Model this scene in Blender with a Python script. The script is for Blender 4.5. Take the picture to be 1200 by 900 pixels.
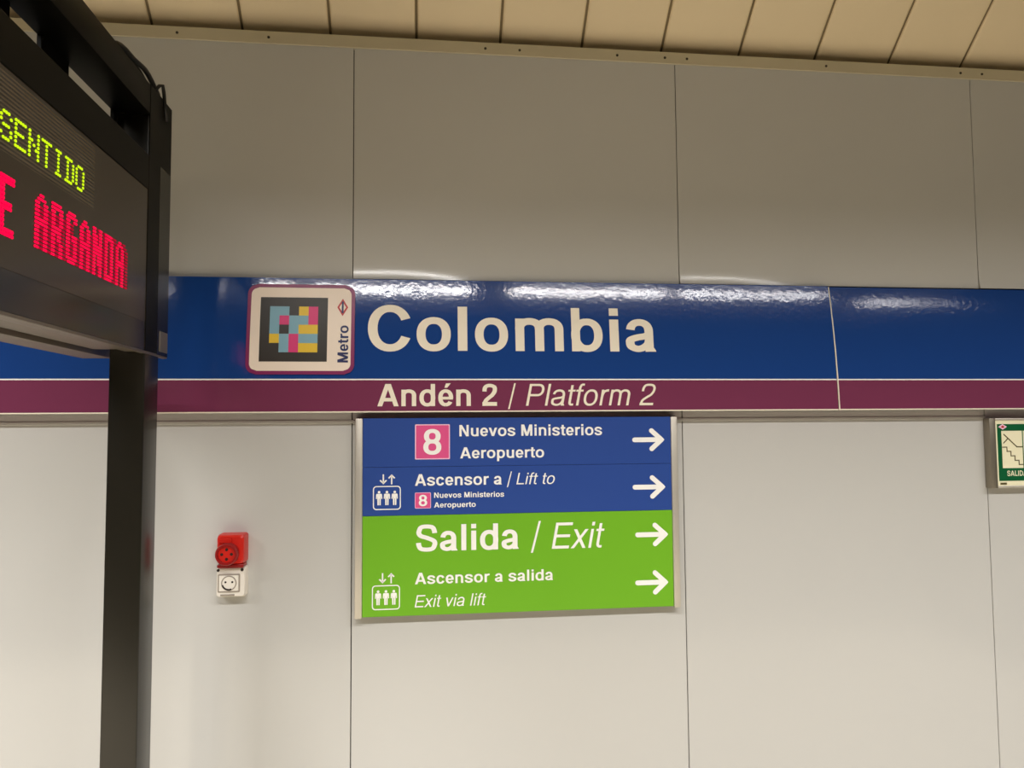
import bpy, bmesh, math, random
from mathutils import Vector, Matrix

scene = bpy.context.scene
for o in list(bpy.data.objects):
    bpy.data.objects.remove(o, do_unlink=True)
COL = scene.collection
rnd = random.Random(7)

# ---------------------------------------------------------------- camera
YAW, PITCH, ROLL = math.radians(6.651), math.radians(3.365), math.radians(-0.429)
FPX = 870.0
cam_d = bpy.data.cameras.new('camera')
cam = bpy.data.objects.new('camera', cam_d)
COL.objects.link(cam)
scene.camera = cam
cam_d.sensor_fit = 'HORIZONTAL'
cam_d.sensor_width = 36.0
cam_d.lens = FPX / 1200.0 * 36.0
cam_d.clip_start = 0.02
fw = Vector((math.sin(YAW) * math.cos(PITCH), math.cos(YAW) * math.cos(PITCH), math.sin(PITCH)))
r0 = Vector((math.cos(YAW), -math.sin(YAW), 0))
u0 = r0.cross(fw)
rt = r0 * math.cos(ROLL) + u0 * math.sin(ROLL)
up = -r0 * math.sin(ROLL) + u0 * math.cos(ROLL)
M3 = Matrix((rt, up, -fw)).transposed()
cam.matrix_world = Matrix.Translation((0, -2.3, 1.65)) @ M3.to_4x4()

# ---------------------------------------------------------------- world, exposure
w = bpy.data.worlds.new('world')
scene.world = w
w.use_nodes = True
w.node_tree.nodes['Background'].inputs[0].default_value = (1.0, 0.91, 0.70, 1)
w.node_tree.nodes['Background'].inputs[1].default_value = 0.035
vs = scene.view_settings
vs.view_transform = 'Standard'
vs.look = 'None'
vs.gamma = 1.0
vs.use_curve_mapping = False
vs.exposure = 0.0

# ---------------------------------------------------------------- fluorescent lamps over the platform edge
LAMP_W = 45.5
LAMP_Y, LAMP_Z = -2.6, 3.45
LAMP_SPREAD = math.radians(136)
for i, (xa, xb) in enumerate([(-4.10, -3.00), (-2.90, -1.78), (-1.44, -0.89), (-0.79, 0.32),
                              (0.60, 1.72), (1.82, 2.93), (3.21, 4.33), (4.43, 5.54)]):
    ld = bpy.data.lights.new('fluorescent_tube', 'AREA')
    ld.shape = 'RECTANGLE'
    ld.size = xb - xa
    ld.size_y = 0.08
    ld.energy = LAMP_W * (xb - xa) / 1.12 * (2.2 if xa < -1.5 else 1.6 if xa < -0.8 else 1.15 if xa < 0 else 1.0)
    ld.color = (1.0, 0.975, 0.95)
    ld.spread = LAMP_SPREAD
    lo = bpy.data.objects.new('fluorescent_tube', ld)
    lo.location = ((xa + xb) / 2, LAMP_Y, LAMP_Z)
    COL.objects.link(lo)


# ---------------------------------------------------------------- materials
def lin(c):
    c = c / 255.0
    return c / 12.92 if c <= 0.04045 else ((c + 0.055) / 1.055) ** 2.4


def mat(name, rgb, rough=0.5, metal=0.0, spec=0.5, bump=None, mottle=None, emit=None):
    m = bpy.data.materials.new(name)
    m.use_nodes = True
    nt = m.node_tree
    b = nt.nodes['Principled BSDF']
    col = tuple(lin(c) for c in rgb) + (1,)
    b.inputs['Base Color'].default_value = col
    b.inputs['Roughness'].default_value = rough
    b.inputs['Metallic'].default_value = metal
    b.inputs['Specular IOR Level'].default_value = spec
    tc = nt.nodes.new('ShaderNodeTexCoord')
    if mottle:
        n = nt.nodes.new('ShaderNodeTexNoise')
        n.inputs['Scale'].default_value = mottle[0]
        n.inputs['Detail'].default_value = 4
        nt.links.new(tc.outputs['Object'], n.inputs['Vector'])
        mx = nt.nodes.new('ShaderNodeMix')
        mx.data_type = 'RGBA'
        mx.inputs[6].default_value = tuple(c * (1 - mottle[1]) for c in col[:3]) + (1,)
        mx.inputs[7].default_value = tuple(min(1, c * (1 + mottle[1])) for c in col[:3]) + (1,)
        nt.links.new(n.outputs['Fac'], mx.inputs[0])
        nt.links.new(mx.outputs[2], b.inputs['Base Color'])
    if bump:
        n = nt.nodes.new('ShaderNodeTexNoise')
        n.inputs['Scale'].default_value = bump[0]
        n.inputs['Detail'].default_value = 2
        nt.links.new(tc.outputs['Object'], n.inputs['Vector'])
        bp = nt.nodes.new('ShaderNodeBump')
        bp.inputs['Strength'].default_value = 1.0
        bp.inputs['Distance'].default_value = bump[1]
        nt.links.new(n.outputs['Fac'], bp.inputs['Height'])
        nt.links.new(bp.outputs['Normal'], b.inputs['Normal'])
    if emit:
        b.inputs['Emission Color'].default_value = tuple(lin(c) for c in emit[0]) + (1,)
        b.inputs['Emission Strength'].default_value = emit[1]
    return m


M = {
    'panel': mat('grey_enamel_panel', (200, 199, 195), 0.13, spec=0.5, bump=(55, 0.00011), mottle=(1.3, 0.03)),
    'backing': mat('dark_backing', (62, 55, 44), 0.8),
    'trim': mat('beige_trim', (200, 190, 162), 0.5, mottle=(6, 0.08)),
    'slat': mat('cream_slat', (244, 224, 186), 0.55, mottle=(3, 0.05)),
    'ceil_dark': mat('ceiling_gap', (128, 112, 82), 0.8),
    'screw': mat('screw_dark', (52, 44, 30), 0.6),
    'ceil': mat('ceiling_paint', (200, 190, 170), 0.8),
    'floor': mat('granite_floor', (192, 182, 162), 0.35, mottle=(90, 0.3)),
    'blue': mat('deep_blue_enamel', (28, 67, 138), 0.09, spec=0.6, bump=(65, 0.00022)),
    'purple': mat('purple_enamel', (122, 56, 86), 0.14, bump=(75, 0.0002)),
    'cream': mat('cream_vinyl', (246, 236, 216), 0.45),
    'white': mat('white_vinyl', (252, 250, 246), 0.5),
    'sblue': mat('sign_blue', (38, 72, 150), 0.40),
    'sgreen': mat('sign_green', (112, 180, 28), 0.42),
    'pink': mat('line_pink', (226, 82, 142), 0.45),
    'pinkline': mat('pale_pink', (250, 205, 230), 0.45),
    'alu': mat('brushed_aluminium', (206, 200, 188), 0.42, metal=0.55, mottle=(20, 0.05)),
    'alu_dark': mat('aged_aluminium', (150, 142, 128), 0.4, metal=0.7, mottle=(12, 0.12)),
    'pl_border': mat('plaque_purple', (136, 34, 92), 0.35),
    'pl_white': mat('plaque_cream', (250, 234, 218), 0.4),
    'black': mat('print_black', (44, 38, 30), 0.4),
    'c_blue': mat('print_light_blue', (128, 176, 196), 0.4),
    'c_pink': mat('print_magenta', (224, 48, 122), 0.4),
    'c_yellow': mat('print_yellow', (236, 198, 40), 0.4),
    'navy': mat('print_navy', (24, 34, 92), 0.4),
    'red': mat('logo_red', (196, 52, 52), 0.4),
    'metal_black': mat('black_painted_steel', (30, 27, 20), 0.27, spec=0.5, bump=(40, 0.0001)),
    'frame_black': mat('shaded_black_frame', (13, 11, 6), 0.42, spec=0.10),  # deeper black than the post, imitating the dark surroundings up there
    'rail_mid': mat('grey_underside', (104, 94, 82), 0.4, metal=0.2),
    'rail_dark': mat('dark_anodised_rail', (62, 56, 48), 0.30, metal=0.5),
    'cable': mat('black_cable', (22, 19, 17), 0.5),
    'sock_red': mat('socket_red_plastic', (212, 36, 26), 0.32),
    'sock_dred': mat('socket_ring_red', (150, 18, 20), 0.35),
    'hole': mat('dark_hole', (30, 12, 10), 0.6),
    'out_white': mat('outlet_white_plastic', (244, 238, 228), 0.35),
    'out_grey': mat('outlet_grey_recess', (160, 150, 138), 0.5),  # grey stands in for the darker shading in the white recess
    'glow': mat('photoluminescent_cream', (246, 240, 206), 0.4),
    'egreen': mat('exit_green', (6, 92, 52), 0.35),
    'ink': mat('pictogram_olive', (92, 80, 44), 0.5),
    'apron': mat('dark_glossy_apron', (40, 36, 30), 0.2),
    'led_y': mat('led_yellow_green', (8, 9, 2), 0.6, spec=0.05, emit=((205, 245, 20), 1.15)),
    'led_r': mat('led_red', (9, 1, 2), 0.6, spec=0.05, emit=((255, 3, 66), 1.25)),
    'led_rd': mat('led_red_dim', (9, 1, 2), 0.6, spec=0.05, emit=((255, 6, 66), 0.42)),
}


def screen_material():
    """glossy dark window with fine rows of unlit diodes behind it"""
    m = bpy.data.materials.new('display_window')
    m.use_nodes = True
    nt = m.node_tree
    b = nt.nodes['Principled BSDF']
    b.inputs['Roughness'].default_value = 0.22
    tc = nt.nodes.new('ShaderNodeTexCoord')
    sp = nt.nodes.new('ShaderNodeSeparateXYZ')
    nt.links.new(tc.outputs['Object'], sp.inputs[0])

    def math_node(op, a, bval=None):
        n = nt.nodes.new('ShaderNodeMath')
        n.operation = op
        if isinstance(a, (int, float)):
            n.inputs[0].default_value = a
        else:
            nt.links.new(a, n.inputs[0])
        if bval is not None:
            if isinstance(bval, (int, float)):
                n.inputs[1].default_value = bval
            else:
                nt.links.new(bval, n.inputs[1])
        return n.outputs[0]
    fz = math_node('FRACT', math_node('DIVIDE', sp.outputs['Z'], 0.00725))
    row = math_node('LESS_THAN', fz, 0.45)
    # the diode matrix covers the upper line of the window only
    lo = math_node('GREATER_THAN', sp.outputs['Z'], 2.105)
    hi = math_node('LESS_THAN', sp.outputs['Z'], 2.236)
    end = math_node('LESS_THAN', sp.outputs['Y'], -0.70)
    f = math_node('MULTIPLY', math_node('MULTIPLY', row, lo), math_node('MULTIPLY', hi, end))
    mx = nt.nodes.new('ShaderNodeMix')
    mx.data_type = 'RGBA'
    mx.inputs[6].default_value = (lin(60), lin(50), lin(40), 1)
    mx.inputs[7].default_value = (lin(96), lin(86), lin(70), 1)
    nt.links.new(f, mx.inputs[0])
    nt.links.new(mx.outputs[2], b.inputs['Base Color'])
    return m


M['screen'] = screen_material()


# ---------------------------------------------------------------- mesh helpers
class MB:
    def __init__(self):
        self.bm = bmesh.new()

    def box(self, x0, x1, y0, y1, z0, z1, bev=0.0, seg=2):
        vs_ = [self.bm.verts.new((x, y, z)) for x in (x0, x1) for y in (y0, y1) for z in (z0, z1)]
        q = [(0, 1, 3, 2), (4, 6, 7, 5), (0, 4, 5, 1), (2, 3, 7, 6), (0, 2, 6, 4), (1, 5, 7, 3)]
        fs = [self.bm.faces.new([vs_[i] for i in f]) for f in q]
        bmesh.ops.recalc_face_normals(self.bm, faces=fs)
        if bev > 0:
            es = list({e for f in fs for e in f.edges})
            bmesh.ops.bevel(self.bm, geom=es, offset=bev, segments=seg, affect='EDGES', profile=0.5)
        return self

    def prism(self, pts, y0, y1):
        """outline in x,z pulled from y0 (front) to y1 (back)"""
        a = [self.bm.verts.new((x, y0, z)) for x, z in pts]
        b = [self.bm.verts.new((x, y1, z)) for x, z in pts]
        fs = [self.bm.faces.new(a), self.bm.faces.new(b[::-1])]
        n = len(pts)
        for i in range(n):
            j = (i + 1) % n
            fs.append(self.bm.faces.new((a[i], b[i], b[j], a[j])))
        bmesh.ops.recalc_face_normals(self.bm, faces=fs)
        return self

    def ring(self, outer, inner, y0, y1):
        n = len(outer)
        A = [self.bm.verts.new((x, y0, z)) for x, z in outer]
        B = [self.bm.verts.new((x, y0, z)) for x, z in inner]
        C = [self.bm.verts.new((x, y1, z)) for x, z in outer]
        D = [self.bm.verts.new((x, y1, z)) for x, z in inner]
        fs = []
        for i in range(n):
            j = (i + 1) % n
            fs += [self.bm.faces.new((A[i], A[j], B[j], B[i])), self.bm.faces.new((C[i], D[i], D[j], C[j])),
                   self.bm.faces.new((A[i], C[i], C[j], A[j])), self.bm.faces.new((B[i], B[j], D[j], D[i]))]
        bmesh.ops.recalc_face_normals(self.bm, faces=fs)
        return self

    def loft(self, loops, cap=True):
        """closed loops of 3D points joined one to the next"""
        R_ = [[self.bm.verts.new(p) for p in lp] for lp in loops]
        n = len(loops[0])
        fs = []
        for a, b in zip(R_, R_[1:]):
            for i in range(n):
                j = (i + 1) % n
                fs.append(self.bm.faces.new((a[i], a[j], b[j], b[i])))
        if cap:
            fs.append(self.bm.faces.new(R_[0][::-1]))
            fs.append(self.bm.faces.new(R_[-1]))
        bmesh.ops.recalc_face_normals(self.bm, faces=fs)
        return self

    def tube(self, pts, r, n=8):
        loops = []
        P = [Vector(p) for p in pts]
        for i, p in enumerate(P):
            t = (P[min(i + 1, len(P) - 1)] - P[max(i - 1, 0)]).normalized()
            a = t.cross(Vector((0.31, 0.17, 0.93))).normalized()
            b = t.cross(a)
            loops.append([p + a * r * math.cos(2 * math.pi * k / n) + b * r * math.sin(2 * math.pi * k / n) for k in range(n)])
        return self.loft(loops)

    def quads(self, strips, fn):
        """flat printed shapes: strips of left/right points or simple polygons mapped through fn(x, z)"""
        for n_, (kind, data) in enumerate(strips):
            # overlapping strokes lie a tenth of a millimetre one over the other, like layered vinyl
            lift = Vector((0, -0.00013 * (n_ % 5), 0))
            fn_ = fn
            fn = lambda x, z: Vector(fn_(x, z)) + lift
            if kind == 'poly':
                v = [self.bm.verts.new(fn(*p)) for p in data]
                fs = [self.bm.faces.new(v)]
            else:
                Lv = [self.bm.verts.new(fn(*a)) for a, b in data]
                Rv = [self.bm.verts.new(fn(*b)) for a, b in data]
                fs = [self.bm.faces.new((Lv[i], Lv[i + 1], Rv[i + 1], Rv[i])) for i in range(len(data) - 1)]
            for f in fs:
                f.normal_update()
                if f.normal.y > 0:
                    f.normal_flip()
            fn = fn_
        return self

    def build(self, name, m, parent=None, smooth=False, loc=None):
        me = bpy.data.meshes.new(name)
        self.bm.to_mesh(me)
        self.bm.free()
        if smooth:
            for p in me.polygons:
                p.use_smooth = True
            if smooth != 'all':
                me.set_sharp_from_angle(angle=math.radians(35))
        me.materials.append(m)
        o = bpy.data.objects.new(name, me)
        COL.objects.link(o)
        if parent is not None:
            o.parent = parent
            o.matrix_parent_inverse = Matrix.Translation(-parent.location)
        return o


def thing(name, label, cat, loc=(0, 0, 0)):
    o = bpy.data.objects.new(name, None)
    o.empty_display_size = 0.05
    o.location = loc
    o['label'] = label
    o['category'] = cat
    COL.objects.link(o)
    return o


def structure(o, label, cat):
    o['kind'] = 'structure'
    o['label'] = label
    o['category'] = cat
    return o


def rrect(x0, x1, z0, z1, r, n=6):
    pts = []
    for cx, cz, a0 in ((x1 - r, z1 - r, 0), (x0 + r, z1 - r, 90), (x0 + r, z0 + r, 180), (x1 - r, z0 + r, 270)):
        for k in range(n + 1):
            a = math.radians(a0 + 90 * k / n)
            pts.append((cx + r * math.cos(a), cz + r * math.sin(a)))
    return pts


def circle(cx, cz, r, n=24):
    return [(cx + r * math.cos(2 * math.pi * k / n), cz + r * math.sin(2 * math.pi * k / n)) for k in range(n)]


# ---------------------------------------------------------------- grotesque lettering drawn stroke by stroke
class Face:
    def __init__(self, S, T, X, bold):
        self.S, self.T, self.X, self.bold, self.CAP, self.o = S, T, X, bold, 718, 11
        self.out = []

    def pen(self, pts, S=None, T=None, closed=False):
        a = (S or self.S) / 2
        b = (T or self.T) / 2
        n = len(pts)
        strip = []
        for i in range(n):
            if closed:
                p0, p1 = pts[(i - 1) % n], pts[(i + 1) % n]
            else:
                p0, p1 = pts[max(i - 1, 0)], pts[min(i + 1, n - 1)]
            tx, ty = p1[0] - p0[0], p1[1] - p0[1]
            l = math.hypot(tx, ty) or 1
            nx, ny = -ty / l, tx / l
            h = math.hypot(a * nx, b * ny)
            ox, oy = a * a * nx / h, b * b * ny / h
            strip.append(((pts[i][0] + ox, pts[i][1] + oy), (pts[i][0] - ox, pts[i][1] - oy)))
        if closed:
            strip.append(strip[0])
        self.out.append(('strip', strip))

    def rect(self, x0, y0, x1, y1):
        self.out.append(('poly', [(x0, y0), (x1, y0), (x1, y1), (x0, y1)]))

    def poly(self, pts):
        self.out.append(('poly', pts))

    def arc(self, cx, cy, rx, ry, a0, a1, n=14, p=2.25):
        r = []
        for k in range(n + 1):
            t = math.radians(a0 + (a1 - a0) * k / n)
            c, s = math.cos(t), math.sin(t)
            r.append((cx + rx * math.copysign(abs(c) ** (2 / p), c), cy + ry * math.copysign(abs(s) ** (2 / p), s)))
        return r

    def spline(self, P, n=7):
        r = []
        for i in range(len(P) - 1):
            p0, p1, p2, p3 = P[max(i - 1, 0)], P[i], P[i + 1], P[min(i + 2, len(P) - 1)]
            for k in range(n):
                t = k / n
                r.append(tuple(0.5 * (2 * p1[j] + (p2[j] - p0[j]) * t + (2 * p0[j] - 5 * p1[j] + 4 * p2[j] - p3[j]) * t * t
                                      + (3 * p1[j] - p0[j] - 3 * p2[j] + p3[j]) * t ** 3) for j in (0, 1)))
        r.append(P[-1])
        return r

    def bowl(self, xl, xr, y0, y1):
        self.pen(self.arc((xl + xr) / 2, (y0 + y1) / 2, (xr - xl) / 2, (y1 - y0) / 2, 0, 360, 40)[:-1], closed=True)

    def arch(self, xl, xr, foot=0, drop=None):
        T, X, o = self.T, self.X, self.o
        ry = drop or (150 if self.bold else 175)
        cy = X + o - T / 2 - ry
        self.pen(self.arc((xl + xr) / 2, cy, (xr - xl) / 2, ry, 180, 0, 16) + [(xr, foot)])

    def glyph(self, ch):
        """returns (advance, shapes)"""
        B = self.bold
        S, T, X, o, CAP = self.S, self.T, self.X, self.o, self.CAP
        self.out = []
        sb = 66 if B else 70
        rb = 36 if B else 38
        yb, yt = T / 2 - o, X + o - T / 2

        def W(b, r):
            return b if B else r
        if ch == ' ':
            return 278, []
        if ch == 'l':
            w_ = W(278, 222); self.rect((w_ - S) / 2, 0, (w_ + S) / 2, CAP)
        elif ch == 'i':
            w_ = W(278, 222); self.rect((w_ - S) / 2, 0, (w_ + S) / 2, X)
            self.rect((w_ - S) / 2, CAP - W(124, 102), (w_ + S) / 2, CAP)
        elif ch == 'o':
            w_ = W(611, 556); self.bowl(rb + S / 2, w_ - rb - S / 2, yb, yt)
        elif ch in 'bp':
            w_ = W(611, 556); xl = sb + S / 2
            self.rect(sb, 0 if ch == 'b' else -207, sb + S, CAP if ch == 'b' else X)
            self.bowl(xl - W(8, 14), w_ - rb - S / 2, yb, yt)
        elif ch == 'd':
            w_ = W(611, 556)
            self.rect(w_ - sb - S, 0, w_ - sb, CAP)
            self.bowl(rb + S / 2, w_ - sb - S / 2 + W(8, 14), yb, yt)
        elif ch == 'n':
            w_ = W(611, 556); self.rect(sb, 0, sb + S, X); self.arch(sb + S / 2 - 4, w_ - sb - S / 2)
        elif ch == 'm':
            w_ = W(889, 833); x1 = sb + S / 2; x3 = w_ - sb - S / 2; x2 = (x1 + x3) / 2
            self.rect(sb, 0, sb + S, X); self.arch(x1 - 4, x2, drop=W(130, 150)); self.arch(x2 - 4, x3, drop=W(130, 150))
        elif ch == 'u':
            w_ = W(611, 556); xl, xr = sb + S / 2, w_ - sb - S / 2
            self.rect(xr - S / 2, 0, xr + S / 2, X)
            ry = W(150, 175); cy = ry + T / 2 - o
            self.pen([(xl, X)] + self.arc((xl + xr) / 2, cy, (xr - xl) / 2, ry, 180, 360, 16))
        elif ch in 'eé':
            w_ = W(556, 556); xl, xr = rb + S / 2, w_ - rb - S / 2 + 4
            cx, cy = (xl + xr) / 2, (yb + yt) / 2
            rx, ry = (xr - xl) / 2, (yt - yb) / 2
            bt = T * W(0.80, 0.95)
            yc = cy - W(10, 8)
            self.rect(xl, yc - bt / 2, xr + S * 0.45, yc + bt / 2)
            self.pen(self.arc(cx, cy, rx, ry, -2, 270, 34))
            self.pen(self.arc(cx, cy, rx, ry, 270, 328, 8), T=T)
            if ch == 'é':
                self.poly([(cx - 40, X + 62), (cx + 50, X + 62), (cx + 165, X + 205), (cx + 10, X + 205)])
        elif ch == 'c':
            w_ = W(556, 500); xl, xr = rb + S / 2, w_ - rb - S / 2 + 10
            self.pen(self.arc((xl + xr) / 2, (yb + yt) / 2, (xr - xl) / 2, (yt - yb) / 2, 22, 338, 36))
        elif ch == 'a':
            w_ = 556
            xr = w_ - W(66, 78) - S / 2 - W(6, 0)
            xl = W(34, 40) + S / 2
            ar = self.arc((xl + xr) / 2 + 4, yt - 150, (xr - xl) / 2 - 4, 150, 172, 0, 18)
            self.pen(ar + [(xr, 60), (xr + W(4, 4), 0)])
            self.poly([(xr, 0), (xr + S / 2 + W(36, 30), 0), (xr + S / 2 + W(36, 30), W(16, 22)), (xr + S / 2, W(70, 60)), (xr, 120)])
            ym = X * 0.60 - T / 2
            t2 = T * 0.92
            self.pen(self.spline([(xr, ym + 20), (xr - W(70, 80), ym - W(8, 14)), ((xl + xr) / 2 - 40, ym - W(30, 34)), (xl + 14, ym - W(66, 66)),
                                  (xl - 2, W(150, 146)), (xl + 20, W(82, 70)), ((xl + xr) / 2 - 36, yb), (xr - W(96, 90), yb + W(22, 26)),
                                  (xr - 18, W(130, 130)), (xr, W(210, 210))]), T=t2)
        elif ch in 'sS':
            w_ = W(556, 500) if ch == 's' else 667
            H = X if ch == 's' else CAP
            m_ = (rb if ch == 's' else 44) + S / 2 - 4
            xl, xr = m_, w_ - m_
            top, bot, mid = H + o - T / 2, T / 2 - o, H / 2
            k = H / 532.0
            cx = w_ / 2
            self.pen(self.spline([(xr - 4, H - W(170, 160) * k), (xr - 18, H - W(112, 110) * k), (xr - 72, top - 18 * k), (cx, top), (xl + 70, top - 16 * k),
                                  (xl + 10, H - W(128, 112) * k), (xl + 12, H - W(180, 168) * k), (xl + 66, mid + 42 * k), (cx, mid + 4 * k),
                                  (xr - 60, mid - 44 * k), (xr - 6, W(184, 172) * k), (xr - 4, W(128, 118) * k), (xr - 66, bot + 18 * k), (cx, bot), (xl + 66, bot + 18 * k),
                                  (xl + 10, W(112, 110) * k), (xl - 4, W(172, 166) * k)], 5), S=S * 0.97, T=T * 0.98)
        elif ch == 'r':
            w_ = W(389, 333); self.rect(sb, 0, sb + S, X)
            x1 = w_ - 10
            self.pen(self.spline([(sb + S / 2, X - 250), (sb + S / 2 + 14, X - W(150, 160)), (sb + S / 2 + W(60, 60), X - T * 0.5 - W(32, 26)),
                                  (x1 - 60, X + o - T * 0.55), (x1, X + o - T * 0.5)]), T=T * 1.05)
        elif ch == 't':
            w_ = W(333, 278); x = W(90, 88) + S / 2 - 6
            self.pen([(x, 676), (x, 150)] + self.spline([(x, 150), (x + 6, W(92, 80)), (x + W(52, 48), yb + 10), (w_ - 16, yb + 10)]), T=T * 0.95)
            self.rect(14, X - T * 0.88, w_ - 16, X)
        elif ch == 'f':
            w_ = W(333, 278); x = W(92, 96) + S / 2 - 10
            self.pen([(x, 0), (x, 540)] + self.spline([(x, 540), (x + 6, 610), (x + W(56, 50), CAP + o - T / 2 - 6), (w_ - 6, CAP + o - T / 2 - 6)]), T=T * 0.95)
            self.rect(12, X - T * 0.88, w_ - 14, X)
        elif ch == 'v':
            w_ = W(556, 500); d = S * 1.06
            self.poly([(w_ / 2 - d / 2, 0), (w_ / 2 + d / 2, 0), (14 + d, X), (14, X)])
            self.poly([(w_ / 2 - d / 2, 0), (w_ / 2 + d / 2, 0), (w_ - 14, X), (w_ - 14 - d, X)])
        elif ch == 'x':
            w_ = W(556, 500); d = S * 1.20
            self.poly([(14, 0), (14 + d, 0), (w_ - 18, X), (w_ - 18 - d, X)])
            self.poly([(w_ - 14 - d, 0), (w_ - 14, 0), (18 + d, X), (18, X)])
        elif ch == 'A':
            w_ = W(722, 667); d = S * 1.10; c = w_ / 2
            self.poly([(20, 0), (20 + d, 0), (c + d * 0.42, CAP), (c - d * 0.58, CAP)])
            self.poly([(w_ - 20 - d, 0), (w_ - 20, 0), (c + d * 0.58, CAP), (c - d * 0.42, CAP)])
            self.rect(c - 170, W(156, 208), c + 170, W(156, 208) + T)
        elif ch == 'C':
            w_ = 722; xl, xr = 44 + S / 2, w_ - 44 - S / 2 + 6
            self.pen(self.arc((xl + xr) / 2, CAP / 2, (xr - xl) / 2, CAP / 2 + o + 4 - T / 2, 25, 335, 40, 2.15), T=T * 1.05)
        elif ch == 'E':
            w_ = 667; x0 = W(76, 90)
            self.rect(x0, 0, x0 + S, CAP)
            for y in (0, CAP - T * 1.1, 310):
                self.rect(x0, y, w_ - (46 if y != 310 else 72), y + T * 1.1)
        elif ch == 'L':
            w_ = W(611, 556); self.rect(80, 0, 80 + S, CAP); self.rect(80, 0, w_ - 24, T * 1.1)
        elif ch == 'I':
            w_ = 278; self.rect((w_ - S) / 2, 0, (w_ + S) / 2, CAP)
        elif ch == 'P':
            w_ = 667; x0 = 86
            self.rect(x0, 0, x0 + S, CAP)
            y0, y1 = 310 + T / 2, CAP - T / 2
            xr = w_ - 46 - S / 2
            self.pen([(x0, y1), (xr - 170, y1)] + self.arc(xr - 170, (y0 + y1) / 2, 170, (y1 - y0) / 2, 90, -90, 18) + [(x0, y0)])
        elif ch == 'D':
            w_ = 722; x0 = 76
            self.rect(x0, 0, x0 + S, CAP)
            y0, y1 = T / 2, CAP - T / 2
            xr = w_ - 40 - S / 2
            self.pen([(x0, y1), (xr - 260, y1)] + self.arc(xr - 260, CAP / 2, 260, (y1 - y0) / 2, 90, -90, 22) + [(x0, y0)])
        elif ch == 'N':
            w_ = 722; d = S * 1.16
            self.rect(70, 0, 70 + S, CAP); self.rect(w_ - 70 - S, 0, w_ - 70, CAP)
            self.poly([(w_ - 70 - d, 0), (w_ - 70, 0), (70 + d, CAP), (70, CAP)])
        elif ch == 'M':
            w_ = 833; d = S * 1.06; c = w_ / 2
            self.rect(66, 0, 66 + S, CAP); self.rect(w_ - 66 - S, 0, w_ - 66, CAP)
            self.poly([(c - d / 2, 0), (c + d / 2, 0), (66 + d * 1.25, CAP), (66, CAP)])
            self.poly([(c - d / 2, 0), (c + d / 2, 0), (w_ - 66, CAP), (w_ - 66 - d * 1.25, CAP)])
        elif ch == '2':
            w_ = 556; xl, xr = 36 + S / 2, w_ - 36 - S / 2
            top = 710 + o - T / 2
            self.pen(self.spline([(xl + 2, 468), (xl + 16, 580), (xl + 74, top - 20), (w_ / 2, top), (xr - 66, top - 20), (xr - 2, 590), (xr - 10, 470),
                                  (xr - 90, 350), (w_ / 2 - 20, 270), (xl + 46, 170), (xl + 10, 70), (xl + 8, 0)], 6))
            self.rect(xl - S / 2, 0, w_ - 38, T * 1.12)
        elif ch == '8':
            w_ = 556; c = w_ / 2
            self.bowl(rb + 12 + S / 2, w_ - rb - 12 - S / 2, 365 + T * 0.0, 710 + o - T / 2)
            self.bowl(rb - 6 + S / 2, w_ - rb + 6 - S / 2, T / 2 - o, 365)
        elif ch == '/':
            w_ = 278; d = W(90, 66)
            self.poly([(-20, -20), (-20 + d, -20), (298, 737), (298 - d, 737)])
        else:
            raise ValueError(ch)
        return w_, self.out


BOLD = Face(140, 112, 532, True)
REGULAR = Face(86, 72, 523, False)


def text_shapes(s, face, slant=0.0, track=0):
    out, x = [], 0
    for ch in s:
        adv, shp = face.glyph(ch)
        for kind, data in shp:
            if kind == 'poly':
                out.append((kind, [(px + x + py * slant, py) for px, py in data]))
            else:
                out.append((kind, [((a[0] + x + a[1] * slant, a[1]), (b[0] + x + b[1] * slant, b[1])) for a, b in data]))
        x += adv + track
    return out


def text_into(mb, s, face, x0, x1, z0, z1, fn, slant=0.0, track=0, vertical=False):
    """fit the string's ink between x0 and x1, its baseline at z0 and its capital height at z1"""
    shp = text_shapes(s, face, slant, track)
    xs = []
    for kind, data in shp:
        for p in data:
            xs += [p[0]] if kind == 'poly' else [p[0][0], p[1][0]]
    a, b = min(xs), max(xs)
    kz = (z1 - z0) / 718.0
    kx = (x1 - x0) / (b - a)
    if vertical:   # reads upwards: x0..x1 runs along z, z0..z1 runs along -x
        mb.quads(shp, lambda x, z: fn(z0 - z * (z0 - z1) / 718.0, x0 + (x - a) * kx))
    else:
        mb.quads(shp, lambda x, z: fn(x0 + (x - a) * kx, z0 + z * kz))
    return kx / kz


def on_plane(y):
    return lambda x, z: (x, y, z)


# ---------------------------------------------------------------- setting: wall, ceiling, floor
SEAMS = [-3.355, -2.310, -1.266, -0.2215, 0.8155, 1.868, 2.913, 3.958]
Z_BAND0, Z_BAND1, Z_TRIM = 1.70, 2.107, 2.8395

mb = MB().box(-3.4, 4.0, 0.012, 0.12, 0.0, 2.868)
wall = structure(mb.build('wall_back', M['backing']), 'platform wall clad in large grey enamelled panels with thin dark seams', 'wall')


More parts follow.
